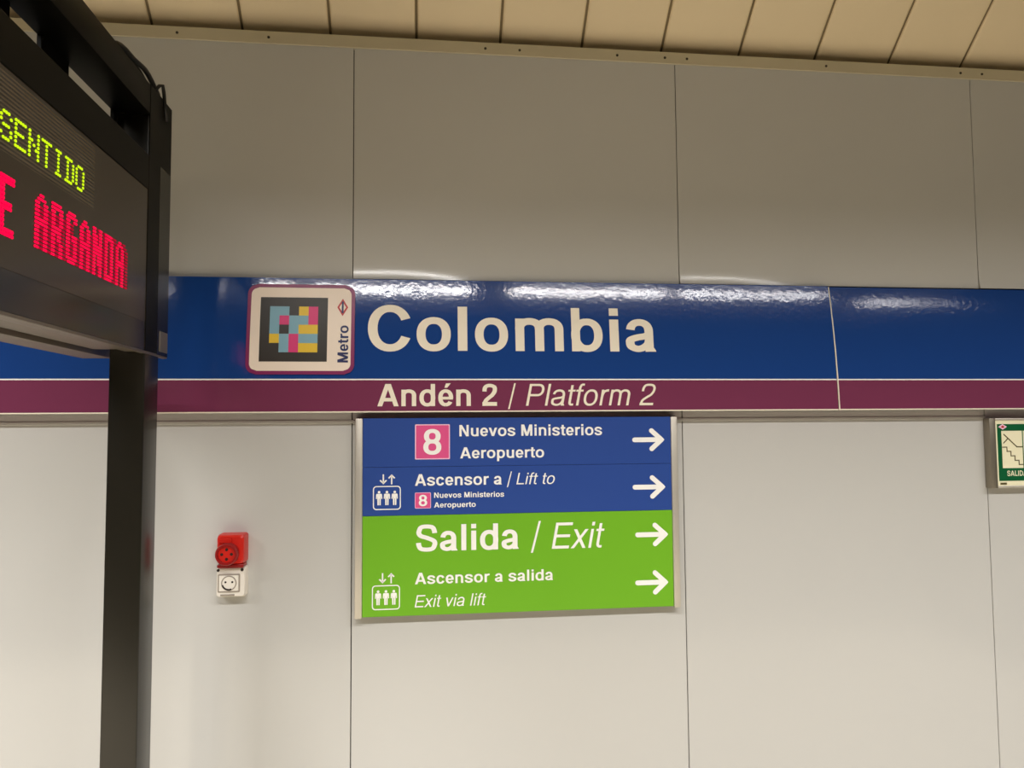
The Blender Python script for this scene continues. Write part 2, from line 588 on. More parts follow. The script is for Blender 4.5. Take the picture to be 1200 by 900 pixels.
def upper_panel(x0, x1, lit):
    """flat enamel sheet whose bottom edge flares slightly outwards, more at its left end"""
    mb = MB()
    nx = 24
    zs = [Z_TRIM + 0.012, 2.5, 2.3, 2.2] + [2.178 - 0.0068 * k for k in range(11)]
    rows = []
    for z in zs:
        t = max(0.0, (2.178 - z) / 0.070)
        row = []
        for i in range(nx + 1):
            u = i / nx
            amp = lit * (0.0067 * (0.55 + 0.45 * math.cos(math.pi * min(1, u * 1.15))) + 0.0006 * math.sin(9 * u))
            row.append((x0 + (x1 - x0) * u, -amp * t * t, z))
        rows.append(row)
    V = [[mb.bm.verts.new(p) for p in r] for r in rows]
    W_ = [[mb.bm.verts.new((p[0], 0.011, p[2])) for p in r] for r in rows]
    nr = len(rows)
    for a in range(nr - 1):
        for i in range(nx):
            mb.bm.faces.new((V[a][i], V[a + 1][i], V[a + 1][i + 1], V[a][i + 1]))
            mb.bm.faces.new((W_[a][i], W_[a][i + 1], W_[a + 1][i + 1], W_[a + 1][i]))
        mb.bm.faces.new((V[a][0], W_[a][0], W_[a + 1][0], V[a + 1][0]))
        mb.bm.faces.new((V[a][nx], V[a + 1][nx], W_[a + 1][nx], W_[a][nx]))
    for i in range(nx):
        mb.bm.faces.new((V[0][i], V[0][i + 1], W_[0][i + 1], W_[0][i]))
        mb.bm.faces.new((V[-1][i], W_[-1][i], W_[-1][i + 1], V[-1][i + 1]))
    bmesh.ops.recalc_face_normals(mb.bm, faces=mb.bm.faces)
    return mb


G = 0.0014
for k in range(len(SEAMS) - 1):
    xa, xb = SEAMS[k] + G, SEAMS[k + 1] - G
    upper_panel(xa, xb, 1.0 if k >= 3 else 0.25).build('wall_panel', M['panel'], wall, smooth=True)
    mb = MB().box(xa, xb, 0.0, 0.011, 0.02, 1.74, 0.001, 1)
    mb.build('wall_panel', M['panel'], wall)

# narrow lip that closes the top of the lower panels under the sign band
mb = MB().box(-3.36, 3.96, -0.003, 0.010, 1.667, 1.6765, 0.0015, 2)
t2 = structure(mb.build('trim_2', M['panel']), 'thin grey lip along the wall just under the sign band', 'trim')

# beige strip where the wall meets the ceiling
mb = MB().box(-3.36, 3.96, -0.007, 0.012, Z_TRIM, 2.8765)
tr = structure(mb.build('trim_1', M['trim']), 'narrow beige metal strip screwed along the top of the wall', 'trim')
for sx in (-0.48, 0.19, 0.30, 0.62, 0.78, 0.855, 1.34, 1.83, 1.91, -0.75):
    pts = circle(sx, 2.857, 0.0042, 12)
    MB().prism(pts, -0.0084, -0.006).build('screw', M['screw'], tr)

# sloping slatted ceiling
TH = math.radians(42.2)
CT, ST = math.cos(TH), math.sin(TH)
GAP_H = 0.075                          # the slats pass this far above the edge of the strip
P0 = Vector((0, -0.007, 2.8765 + GAP_H))
along = Vector((0, -CT, ST))
nrm = Vector((0, -ST, -CT))            # into the platform


def slope(x, s, d):
    """point on the ceiling: s metres up the slat, d metres out of its face"""
    return P0 + Vector((x, 0, 0)) + along * s + nrm * d


S_STEPS = [-0.088, 0.0, 0.5, 1.05]
mb = MB()
mb.box(-3.4, 4.0, -3.6, -0.66, 3.57, 3.60)
ceil = structure(mb.build('ceiling', M['ceil']), 'sloping ceiling of wide cream slats above the wall', 'ceiling')
mb = MB()
mb.loft([[slope(x, q, -0.006) for q in S_STEPS] + [slope(x, q, -0.016) for q in reversed(S_STEPS)] for x in (-3.4, 4.0)])
mb.build('slat_backing', M['ceil_dark'], ceil)
PITCH_S = 0.2715
for k in range(-16, 12):
    xc = 0.786 + PITCH_S * k
    a, b = xc + 0.0040, xc + PITCH_S - 0.0040
    if b < -3.35 or a > 3.95:
        continue
    r = 0.010
    prof = []
    for q in range(5):
        t = math.radians(90 * q / 4)
        prof.append((a + r - r * math.cos(t), -0.5 * r + 0.5 * r * math.sin(t)))
    for q in range(5):
        t = math.radians(90 * q / 4)
        prof.append((b - r + r * math.sin(t), -0.5 * r + 0.5 * r * math.cos(t)))
    prof += [(b, -0.007), (a, -0.007)]
    MB().loft([[slope(x, s, d) for x, d in prof] for s in S_STEPS]).build('ceiling_slat', M['slat'], ceil, smooth=True)

mb = MB().box(-3.4, 4.0, -3.6, 0.12, -0.05, 0.0)
fl = structure(mb.build('floor', M['floor']), 'grey granite platform floor', 'floor')


# ---------------------------------------------------------------- the blue and purple sign band
R_BAND = 2.9
Z_FLAT = 1.74


def band_y(z, tilt=0.038):
    d = max(z - Z_FLAT, 0)
    return -0.054 + (R_BAND - math.sqrt(R_BAND ** 2 - d * d)) + tilt * (z - Z_BAND0)


def band_body(x0, x1, z0, z1, tilt, front=0.0, nz=24, depth=None):
    mb = MB()
    loops = []
    zs = [z0 + (z1 - z0) * k / nz for k in range(nz + 1)]
    for x in (x0, x1):
        fr = [Vector((x, band_y(z, tilt) - front, z)) for z in zs]
        if depth is None:
            bk = [Vector((x, -0.007, z)) for z in reversed(zs)]
        else:
            bk = [Vector((x, band_y(z, tilt) - front + depth, z)) for z in reversed(zs)]
        loops.append(fr + bk)
    mb.loft(loops)
    return mb


def band_print(tilt, off):
    return lambda x, z: (x, band_y(z, tilt) - off, z)


ZL = 1.797
T1 = 0.038
sign = thing('station_name_sign', 'long blue sign band over purple stripe with station name Colombia in cream letters', 'sign', (-0.2, -0.02, Z_BAND0))
X0, X1 = -2.55, 1.3155
band_body(X0, X1, ZL, Z_BAND1, T1).build('blue_panel', M['blue'], sign, smooth=True)
band_body(X0, X1, Z_BAND0, ZL - 0.0004, T1, nz=6).build('purple_stripe', M['purple'], sign, smooth=True)
band_body(X0, X1, ZL - 0.002, ZL + 0.002, T1, front=0.0012, nz=2, depth=0.0022).build('white_line', M['white'], sign)
band_body(X0, X1, Z_BAND0 - 0.0015, Z_BAND0 + 0.002, T1, front=0.0015, nz=2, depth=0.006).build('edge_strip', M['cream'], sign)
mb = MB()
pf = band_print(T1, 0.0011)
# each letter fitted to the span it fills on the sign
for ch, a, b in (('C', -0.173, -0.046), ('o', -0.027, 0.0765), ('l', 0.098, 0.127), ('o', 0.1505, 0.2525), ('m', 0.2745, 0.426),
                 ('b', 0.450, 0.550), ('i', 0.573, 0.602), ('a', 0.6235, 0.720)):
    text_into(mb, ch, BOLD, a, b, 1.885, 2.023, pf)
o = mb.build('station_name', M['cream'], sign)
o['label'] = 'cream lettering Colombia'
mb = MB()
text_into(mb, 'Andén 2', BOLD, -0.143, 0.216, 1.7165, 1.7835, pf)
o = mb.build('platform_name', M['cream'], sign)
o['label'] = 'bold cream lettering Andén 2'
mb = MB()
text_into(mb, '/', REGULAR, 0.249, 0.274, 1.7085, 1.7835, pf, 0.0)
o = mb.build('platform_name', M['cream'], sign)
mb = MB()
text_into(mb, 'Platform 2', REGULAR, 0.304, 0.714, 1.7165, 1.7835, pf, 0.21)
o = mb.build('platform_name', M['cream'], sign)
o['label'] = 'slanted cream lettering Platform 2'

T2 = 0.052
sign2 = thing('blank_band_panel', 'blank blue band panel over purple stripe, right of the station name', 'sign panel', (2.0, -0.02, Z_BAND0))
X2, X3 = 1.3185, 3.9
band_body(X2, X3, ZL, Z_BAND1 - 0.002, T2).build('blue_panel', M['blue'], sign2, smooth=True)
band_body(X2, X3, Z_BAND0, ZL - 0.0004, T2, nz=6).build('purple_stripe', M['purple'], sign2, smooth=True)
band_body(X2, X3, ZL - 0.002, ZL + 0.002, T2, front=0.0012, nz=2, depth=0.0022).build('white_line', M['white'], sign2)
band_body(X2, X3, Z_BAND0 - 0.0015, Z_BAND0 + 0.002, T2, front=0.0015, nz=2, depth=0.006).build('edge_strip', M['cream'], sign2)
band_body(X2 - 0.0005, X2 + 0.003, Z_BAND0, Z_BAND1 - 0.002, T2, front=0.0016, nz=24, depth=0.004).build('edge_strip', M['cream'], sign2)

# plaque with the coloured code stuck on the blue band
plq = thing('code_plaque', 'square cream plaque with purple rim, coloured block code and Metro lettering on the blue band', 'plaque', (-0.369, -0.05, 1.812))


def plaque_prism(mb, pts, f, b):
    A = [mb.bm.verts.new((x, band_y(z) - f, z)) for x, z in pts]
    C = [mb.bm.verts.new((x, band_y(z) - b, z)) for x, z in pts]
    n = len(pts)
    fs = [mb.bm.faces.new(A), mb.bm.faces.new(C[::-1])]
    for i in range(n):
        j = (i + 1) % n
        fs.append(mb.bm.faces.new((A[i], C[i], C[j], A[j])))
    bmesh.ops.recalc_face_normals(mb.bm, faces=fs)


def plaque_grid(mb, x0, x1, z0, z1, f, r=0.0, nx=1, nz=12):
    """rounded plate that follows the curve of the band, built as rows"""
    rows = []
    for k in range(nz * 4 + 1):
        z = z0 + (z1 - z0) * k / (nz * 4)
        ins = 0.0
        if r > 0:
            dz = min(z - z0, z1 - z)
            if dz < r:
                ins = r - math.sqrt(max(0, r * r - (r - dz) ** 2))
        rows.append([Vector((x0 + ins, band_y(z) - f, z)), Vector((x1 - ins, band_y(z) - f, z)),
                     Vector((x1 - ins, band_y(z) - 0.0003, z)), Vector((x0 + ins, band_y(z) - 0.0003, z))])
    mb.loft(rows)
    return mb


plaque_grid(MB(), -0.526, -0.212, 1.812, 2.086, 0.0040, 0.030).build('purple_rim', M['pl_border'], plq)
plaque_grid(MB(), -0.5155, -0.2225, 1.8225, 2.0755, 0.0048, 0.022).build('face_plate', M['pl_white'], plq)
plaque_grid(MB(), -0.488, -0.292, 1.850, 2.045, 0.0054).build('black_square', M['black'], plq)
cells = ['BBKYP', 'BPBBP', 'BKBYY', 'YBPBB', 'KBPYY']
cw = 0.196 / 7.0
for key, mm, nm in (('B', 'c_blue', 'light_blue_block'), ('P', 'c_pink', 'magenta_block'), ('Y', 'c_yellow', 'yellow_block')):
    for r_, row in enumerate(cells):
        for c_, ch in enumerate(row):
            if ch == key:
                xa = -0.488 + cw * (1 + c_)
                zb = 2.045 - 0.195 / 7 * (1 + r_)
                plaque_grid(MB(), xa, xa + cw, zb - 0.195 / 7, zb, 0.0060, nz=1).build(nm, M[mm], plq)
mb = MB()
text_into(mb, 'Metro', BOLD, 1.848, 1.960, -0.230, -0.261, lambda x, z: (x, band_y(z) - 0.0056, z), vertical=True)
mb.build('lettering', M['navy'], plq)
mb = MB()
lx, lz = -0.248, 2.016
plaque_prism(mb, [(lx - 0.016, lz), (lx, lz - 0.027), (lx + 0.016, lz), (lx, lz + 0.027)], 0.0056, 0.0045)
lg = mb.build('logo_diamond', M['red'], plq)
mb = MB()
plaque_prism(mb, [(lx - 0.010, lz), (lx, lz - 0.0165), (lx + 0.010, lz), (lx, lz + 0.0165)], 0.0061, 0.0050)
mb.build('logo_field', M['pl_white'], lg)
mb = MB()
plaque_prism(mb, [(lx - 0.0028, lz - 0.018), (lx + 0.0028, lz - 0.018), (lx + 0.0028, lz + 0.018), (lx - 0.0028, lz + 0.018)], 0.0066, 0.0055)
mb.build('logo_bar', M['navy'], lg)


# ---------------------------------------------------------------- directional sign under the band
ds = thing('directional_sign', 'blue and green direction board with white arrows hung below the Colombia band', 'sign', (0.29, -0.005, 1.09))
SX0, SX1 = -0.187, 0.766
YF = -0.030
MB().box(SX0 - 0.018, SX1 + 0.018, -0.024, -0.003, 1.0915, 1.6835).build('back_board', M['alu_dark'], ds)
for a, b in ((SX0 - 0.0225, SX0 - 0.0005), (SX1 + 0.0005, SX1 + 0.0215)):
    MB().box(a, b, -0.034, -0.004, 1.089, 1.681, 0.003, 2).build('side_rail', M['alu'], ds, smooth=True)
panels = []
for z0, z1, mm, nm in ((1.5345, 1.6815, 'sblue', 'blue_panel'), (1.3895, 1.5338, 'sblue', 'blue_panel'), (1.0925, 1.3888, 'sgreen', 'green_panel')):
    panels.append(MB().box(SX0, SX1, YF, -0.022, z0, z1, 0.0006, 1).build(nm, M[mm], ds))
YP = YF - 0.0008
pp = on_plane(YP)


def arrow_right(parent, x0, x1, z0, z1):
    mb = MB()
    zc = (z0 + z1) / 2
    t = 0.0074
    y0, y1 = YP - 0.0006, YF - 0.0001

    def cap(ax, az, bx, bz, y0):
        dx, dz = bx - ax, bz - az
        l = math.hypot(dx, dz)
        ang = math.atan2(dz, dx)
        pts = []
        for k in range(9):
            a = ang + math.pi / 2 + math.pi * k / 8
            pts.append((ax + t * math.cos(a), az + t * math.sin(a)))
        for k in range(9):
            a = ang - math.pi / 2 + math.pi * k / 8
            pts.append((bx + t * math.cos(a), bz + t * math.sin(a)))
        mb.prism(pts, y0, y1)
    tip = x1 - t * 1.25
    cap(x0 + t, zc, tip - 0.004, zc, y0)
    hx = x0 + (x1 - x0) * 0.60
    cap(hx, z1 - t, tip, zc, y0 - 0.0002)
    cap(hx, z0 + t, tip, zc, y0 - 0.0004)
    mb.prism([(tip, zc - t * 1.3), (x1, zc), (tip, zc + t * 1.3), (tip - 0.012, zc)], y0 - 0.0006, y1)
    return mb.build('arrow', M['white'], parent)


arrow_right(panels[0], 0.6418, 0.7453, 1.5733, 1.6448)
arrow_right(panels[1], 0.6406, 0.7456, 1.4253, 1.4981)
arrow_right(panels[2], 0.6462, 0.7514, 1.2784, 1.3507)
arrow_right(panels[2], 0.6436, 0.7492, 1.1305, 1.2046)


def line_badge(parent, x0, x1, z0, z1, gx0, gx1, gz0, gz1, lw):
    b = MB().prism(rrect(x0, x1, z0, z1, 0.003, 3), YF - 0.0007, YF).build('line_badge', M['pinkline'], parent)
    MB().prism(rrect(x0 + lw, x1 - lw, z0 + lw, z1 - lw, 0.002, 3), YF - 0.0012, YF).build('badge_field', M['pink'], ds)
    mb = MB()
    text_into(mb, '8', BOLD, gx0, gx1, gz0, gz1, on_plane(YF - 0.0018))
    mb.build('badge_number', M['white'], ds)
    return b


line_badge(panels[0], -0.0319, 0.0732, 1.5561, 1.6620, -0.0070, 0.0474, 1.571, 1.6475, 0.0032)
line_badge(panels[1], -0.0322, 0.0158, 1.4093, 1.4568, -0.0205, 0.0045, 1.4165, 1.4500, 0.0016)


def lettering(parent, items):
    for s, face, x0, x1, z0, z1, sl in items:
        mb = MB()
        text_into(mb, s, face, x0, x1, z0, z1, pp, sl)
        mb.build('lettering', M['white'], parent)


lettering(panels[0], [('Nuevos Ministerios', BOLD, 0.1021, 0.5458, 1.6248, 1.6594, 0),
                      ('Aeropuerto', BOLD, 0.1042, 0.3625, 1.5578, 1.5914, 0)])
lettering(panels[1], [('Ascensor a', BOLD, -0.0322, 0.2309, 1.4772, 1.5120, 0),
                      ('/', REGULAR, 0.2466, 0.2624, 1.4700, 1.5150, 0),
                      ('Lift to', REGULAR, 0.2756, 0.3952, 1.4765, 1.5117, 0.21),
                      ('Nuevos Ministerios', BOLD, 0.0253, 0.2379, 1.4400, 1.4562, 0),
                      ('Aeropuerto', BOLD, 0.0253, 0.1510, 1.4110, 1.4269, 0)])
lettering(panels[2], [('Salida', BOLD, -0.0288, 0.2818, 1.2815, 1.3600, 0),
                      ('/', REGULAR, 0.3185, 0.3507, 1.2710, 1.3620, 0),
                      ('Exit', REGULAR, 0.3832, 0.5491, 1.2790, 1.3579, 0.21),
                      ('Ascensor a salida', BOLD, -0.0321, 0.3864, 1.1846, 1.2183, 0),
                      ('Exit via lift', REGULAR, -0.0331, 0.1811, 1.1165, 1.1525, 0.21)])


def lift_pictogram(parent, x0, x1, z0, z1, dn, upx):
    mb = MB()
    y0, y1 = YP - 0.0004, YF - 0.0001
    lw = 0.0030
    mb.ring(rrect(x0, x1, z0, z1, 0.010), rrect(x0 + lw, x1 - lw, z0 + lw, z1 - lw, 0.0075), y0, y1)
    cxs = [x0 + (x1 - x0) * f for f in (0.22, 0.50, 0.78)]
    h = (z1 - z0)
    for cx in cxs:
        zt = z0 + h * 0.80
        mb.prism(circle(cx, zt - 0.0040, 0.0040, 12), y0, y1)
        zs_ = zt - 0.0088
        zh = z0 + h * 0.20
        zw = zs_ - (zs_ - zh) * 0.42
        mb.prism([(cx - 0.0086, zs_ - 0.002), (cx - 0.007, zs_), (cx + 0.007, zs_), (cx + 0.0086, zs_ - 0.002), (cx + 0.0094, zw - 0.001),
                  (cx + 0.0066, zw - 0.001), (cx + 0.0056, zs_ - 0.006), (cx + 0.0052, zw), (cx - 0.0052, zw), (cx - 0.0056, zs_ - 0.006),
                  (cx - 0.0066, zw - 0.001), (cx - 0.0094, zw - 0.001)], y0, y1)
        mb.prism([(cx - 0.0052, zw), (cx - 0.0006, zw), (cx - 0.0008, zh), (cx - 0.0048, zh)], y0, y1)
        mb.prism([(cx + 0.0006, zw), (cx + 0.0052, zw), (cx + 0.0048, zh), (cx + 0.0008, zh)], y0, y1)

    def varrow(x0_, x1_, za, zb, sgn):
        cx = (x0_ + x1_) / 2
        hw = (x1_ - x0_) / 2
        s = 0.0021
        tip, tail = (za, zb) if sgn < 0 else (zb, za)
        mb.prism([(cx - s, tail), (cx + s, tail), (cx + s, tip - sgn * 0.004), (cx - s, tip - sgn * 0.004)], y0, y1)
        k = tip - sgn * hw * 1.0
        for sd in (-1, 1):
            mb.prism([(cx, tip), (cx + sd * hw, k), (cx + sd * (hw - 0.0035), k - sgn * 0.0025), (cx, tip - sgn * 0.0062)], y0, y1)
    varrow(*dn, -1)
    varrow(*upx, 1)
    return mb.build('lift_pictogram', M['white'], parent)


lift_pictogram(panels[1], -0.1566, -0.0741, 1.4071, 1.4782, (-0.1374, -0.1147, 1.4830, 1.5130), (-0.1122, -0.0904, 1.4830, 1.5130))
lift_pictogram(panels[2], -0.1586, -0.0762, 1.1126, 1.1848, (-0.1388, -0.1163, 1.1900, 1.2205), (-0.1127, -0.0919, 1.1900, 1.2205))


# ---------------------------------------------------------------- wall sockets
rs = thing('industrial_socket', 'red industrial socket with round four hole cap, mounted above the white outlet', 'socket', (-0.558, 0, 1.258))
mb = MB()


def rbox_loft(mb, levels):
    """levels: (y, x0, x1, z0, z1, r)"""
    mb.loft([[Vector((x, y, z)) for x, z in rrect(x0, x1, z0, z1, r)] for y, x0, x1, z0, z1, r in levels])
    return mb


rbox_loft(mb, [(0.0, -0.600, -0.522, 1.262, 1.347, 0.008), (-0.034, -0.600, -0.522, 1.262, 1.347, 0.008), (-0.048, -0.598, -0.524, 1.263, 1.345, 0.010),
               (-0.052, -0.594, -0.528, 1.266, 1.341, 0.010)]).build('housing', M['sock_red'], rs, smooth=True)
rbox_loft(MB(), [(-0.0522, -0.592, -0.556, 1.324, 1.338, 0.002), (-0.0565, -0.591, -0.557, 1.325, 1.337, 0.002)]).build('lid_hinge', M['sock_red'], rs)
mb = MB()
cx, cz = -0.5665, 1.2935
mb.loft([[Vector((x, y, z)) for x, z in circle(cx, cz, r, 32)] for y, r in ((-0.048, 0.0315), (-0.072, 0.0315), (-0.076, 0.0295), (-0.076, 0.0245), (-0.066, 0.0235))], cap=False)
collar = mb.build('collar', M['sock_dred'], rs, smooth=True)
MB().prism(circle(cx, cz, 0.0238, 32), -0.0685, -0.050).build('insert', M['sock_red'], rs)
for a in (90, 180, 270, 0):
    px, pz = cx + 0.0135 * math.cos(math.radians(a)), cz + 0.0135 * math.sin(math.radians(a))
    MB().prism(circle(px, pz, 0.0042, 14), -0.0690, -0.066).build('contact_hole', M['hole'], rs)
MB().box(-0.598, -0.524, -0.050, -0.003, 1.2515, 1.2620, 0.003, 2).build('base_lip', M['sock_dred'], rs)

ws = thing('power_outlet', 'white square power outlet fixed below the red industrial socket', 'outlet', (-0.561, 0, 1.165))
mb = MB()
rbox_loft(mb, [(0.0, -0.603, -0.521, 1.166, 1.251, 0.006), (-0.030, -0.603, -0.521, 1.166, 1.251, 0.006), (-0.037, -0.600, -0.524, 1.169, 1.248, 0.007)]).build('housing', M['out_white'], ws, smooth=True)
for sx in (-0.597, -0.530):
    MB().prism(circle(sx if sx > -0.55 else sx, 1.2435, 0.0042, 14), -0.0385, -0.030).build('screw', M['hole'], ws)
mb = MB().ring(rrect(-0.5975, -0.5355, 1.180, 1.2325, 0.003), rrect(-0.5940, -0.5390, 1.1835, 1.2290, 0.002), -0.0388, -0.0365)
mb.build('insert_frame', M['out_grey'], ws)
MB().prism(rrect(-0.5935, -0.5395, 1.184, 1.2285, 0.002), -0.0400, -0.0365).build('insert', M['out_white'], ws)
mb = MB()
cx, cz = -0.5660, 1.2065
mb.ring(circle(cx, cz, 0.0215, 32), circle(cx, cz, 0.0185, 32), -0.0412, -0.0395)
mb.build('well_rim', M['out_grey'], ws)
MB().prism(circle(cx, cz, 0.0185, 32), -0.0406, -0.0390).build('well_floor', M['out_white'], ws)
for sx in (-0.0095, 0.0095):
    MB().prism(circle(cx + sx, cz + 0.003, 0.0030, 12), -0.0411, -0.040).build('contact_hole', M['hole'], ws)
mb = MB()
A_ = [(cx + 0.0205 * math.cos(math.radians(a)), cz + 0.0205 * math.sin(math.radians(a))) for a in range(195, 300, 7)]
B_ = [(cx + 0.0165 * math.cos(math.radians(a)), cz + 0.0165 * math.sin(math.radians(a))) for a in range(195, 300, 7)]
mb.prism(A_ + B_[::-1], -0.0416, -0.040).build('earth_clip', M['hole'], ws)
MB().box(-0.5905, -0.5505, -0.0385, -0.033, 1.1695, 1.1745, 0.001, 1).build('lid_lip', M['out_grey'], ws)


# ---------------------------------------------------------------- emergency exit sign, cut by the photo's right edge
es = thing('exit_sign', 'green and cream emergency exit sign with stairs pictogram in an aluminium frame', 'sign', (2.02, 0, 1.438))
EX0, EX1, EZ0, EZ1 = 1.8600, 2.190, 1.4380, 1.6690
MB().box(EX0 + 0.003, EX1 - 0.003, -0.018, -0.0005, EZ0 + 0.003, EZ1 - 0.003).build('back_board', M['alu_dark'], es)
for a, b, c, d, nm in ((EX0, EX0 + 0.0225, EZ0, EZ1, 'frame_side'), (EX1 - 0.0225, EX1, EZ0, EZ1, 'frame_side'),
                       (EX0 + 0.0225, EX1 - 0.0225, EZ0, EZ0 + 0.0075, 'frame_rail'), (EX0 + 0.0225, EX1 - 0.0225, EZ1 - 0.0075, EZ1, 'frame_rail')):
    MB().box(a, b, -0.030, -0.001, c, d, 0.002, 2).build(nm, M['alu_dark'] if nm == 'frame_side' else M['alu'], es, smooth=True)
MB().box(EX0 + 0.021, EX1 - 0.021, -0.0265, -0.018, EZ0 + 0.007, EZ1 - 0.007).build('glow_board', M['glow'], es)
gx0, gx1, gz0, gz1 = 1.8895, 2.160, 1.4615, 1.6495
MB().box(gx0, gx1, -0.0275, -0.026, gz0, gz1).build('green_field', M['egreen'], es)
px0, px1, pz0, pz1 = 1.9035, 1.9780, 1.5035, 1.6270
MB().box(px0, px1, -0.0283, -0.027, pz0, pz1).build('pictogram_field', M['glow'], es)
MB().box(px1 + 0.004, 2.146, -0.0283, -0.027, pz0, pz1).build('pictogram_field', M['glow'], es)


def ink_path(mb, pts, wdt, y):
    for (ax, az), (bx, bz) in zip(pts, pts[1:]):
        dx, dz = bx - ax, bz - az
        l = math.hypot(dx, dz)
        nx, nz = -dz / l * wdt / 2, dx / l * wdt / 2
        ex, ez = dx / l * wdt / 2, dz / l * wdt / 2
        mb.prism([(ax + nx - ex, az + nz - ez), (bx + nx + ex, bz + nz + ez), (bx - nx + ex, bz - nz + ez), (ax - nx - ex, az - nz - ez)], y, y + 0.0012)


mb = MB()
stairs = [(1.9055, 1.5730), (1.9205, 1.5730), (1.9205, 1.5590), (1.9345, 1.5590), (1.9345, 1.5440), (1.9485, 1.5440), (1.9485, 1.5290), (1.9625, 1.5290), (1.9625, 1.5150), (1.9765, 1.5150)]
ink_path(mb, stairs, 0.0030, -0.0290)
ink_path(mb, [(1.9120, 1.6150), (1.9570, 1.5740), (1.9765, 1.5735)], 0.0034, -0.0291)
ink_path(mb, [(1.9100, 1.5870), (1.9250, 1.6010)], 0.0030, -0.0292)
mb.build('stairs_pictogram', M['ink'], es)
mb = MB()
# a runner heading for the stairs on the half beyond the photo's edge
ink_path(mb, [(2.03, 1.53), (2.06, 1.56), (2.07, 1.59), (2.10, 1.575)], 0.009, -0.0290)
ink_path(mb, [(2.06, 1.56), (2.09, 1.545), (2.09, 1.52)], 0.009, -0.0292)
mb.prism(circle(2.075, 1.608, 0.008), -0.0290, -0.0278)
mb.build('runner_pictogram', M['egreen'], es)
mb = MB()
text_into(mb, 'SALIDA', BOLD, 1.9180, 1.9890, 1.4775, 1.4950, on_plane(-0.0283))
mb.build('lettering', M['glow'], es)
mb = MB().prism([(1.8930, 1.6405), (1.9085, 1.6315), (1.9240, 1.6405), (1.9085, 1.6495)], -0.0290, -0.0272)
em = mb.build('logo_diamond', M['pinkline'], es)
MB().prism([(1.9010, 1.6405), (1.9085, 1.6360), (1.9160, 1.6405), (1.9085, 1.6450)], -0.0295, -0.0280).build('logo_bar', M['red'], em)
MB().box(1.893, 1.916, -0.0272, -0.026, 1.4490, 1.4555).build('maker_mark', M['ink'], es)


# ---------------------------------------------------------------- train display on its post
XF = -0.680                # window side
XB = -0.890                # far side
td = thing('train_display', 'black hanging train display with yellow and red lit text on a square steel post', 'display', (-0.7235, -0.3525, 0.0))
MB().box(-0.765, -0.682, -0.400, -0.305, 0.0, 2.508, 0.004, 3).build('post', M['metal_black'], td, smooth=True)
MB().box(-0.80, -0.645, -0.44, -0.265, 0.0, 0.012, 0.003, 2).build('base_plate', M['metal_black'], td)
YN = -1.32                 # near end, outside the photo
# carrying beam along the top
MB().box(-0.767, XF, YN, -0.402, 2.436, 2.512, 0.004, 2).build('beam', M['frame_black'], td, smooth=True)
# hangers between beam and case
for a, b in ((-0.425, -0.406), (-0.772, -0.658), (-1.20, -0.885)):
    MB().box(-0.766, -0.756, a, b, 2.326, 2.440, 0.001, 1).build('hanger', M['frame_black'], td)
# case
MB().box(XB, XF - 0.006, YN, -0.404, 1.866, 2.331, 0.003, 2).build('case', M['frame_black'], td)
# end cover round the post
mb = MB()
mb.box(XF - 0.0015, XF + 0.0005, -0.405, -0.250, 1.844, 2.512, 0.0004, 1)
mb.box(-0.80, XF - 0.0017, -0.256, -0.250, 1.870, 2.500, 0.001, 1)
mb.box(-0.80, XF - 0.0017, -0.402, -0.2565, 2.509, 2.513)
mb.build('end_cover', M['frame_black'], td)
# frame of the window side: top rail, end upright, bottom rail
MB().box(XF - 0.006, XF + 0.0005, YN, -0.4055, 2.245, 2.331, 0.0015, 2).build('top_rail', M['frame_black'], td)
MB().box(XF - 0.0055, XF - 0.0010, YN, -0.3300, 1.9150, 2.2435).build('window', M['screen'], td)
MB().box(XF - 0.0055, XF - 0.0012, YN, -0.3300, 1.845, 1.9146).build('apron', M['apron'], td)
MB().box(XF - 0.0007, XF + 0.0008, -0.3285, -0.250, 1.842, 2.330, 0.0005, 1).build('end_upright', M['metal_black'], td)
# rails under the case
for x0, x1, z0, z1, a in ((XF - 0.012, XF + 0.0006, 1.838, 1.8445, -0.252), (-0.728, XF - 0.013, 1.842, 1.866, -0.404), (-0.800, -0.735, 1.847, 1.866, -0.404),
                          (-0.886, -0.812, 1.838, 1.866, -0.262)):
    MB().box(x0, x1, YN, a, z0, z1, 0.0015, 2).build('under_rail', M['rail_mid'], td, smooth=True)
# pale metal corner block at the far lower end
MB().box(XF - 0.001, XF + 0.0022, -0.312, -0.254, 1.852, 1.905, 0.001, 2).build('corner_cap', M['alu_dark'], td)
# cables bundled over the far end of the beam
for q in range(4):
    pts = []
    for k in range(13):
        u = k / 12
        pts.append((XF - 0.014 - 0.014 * q, -0.60 + 0.285 * u, 2.512 + (0.032 - 0.005 * q) * math.sin(math.pi * min(1, u * 0.86)) ** 0.8 + 0.004 * math.sin(11 * u + q)))
    MB().tube(pts, 0.0065).build('cable', M['cable'], td, smooth='all')
mb = MB().tube([(XF - 0.012, -0.345, 2.522), (XF - 0.004, -0.335, 2.540), (XF + 0.001, -0.325, 2.546), (XF + 0.002, -0.318, 2.528), (XF + 0.002, -0.310, 2.500), (XF + 0.0035, -0.300, 2.46)], 0.0045)
mb.build('cable', M['cable'], td, smooth='all')

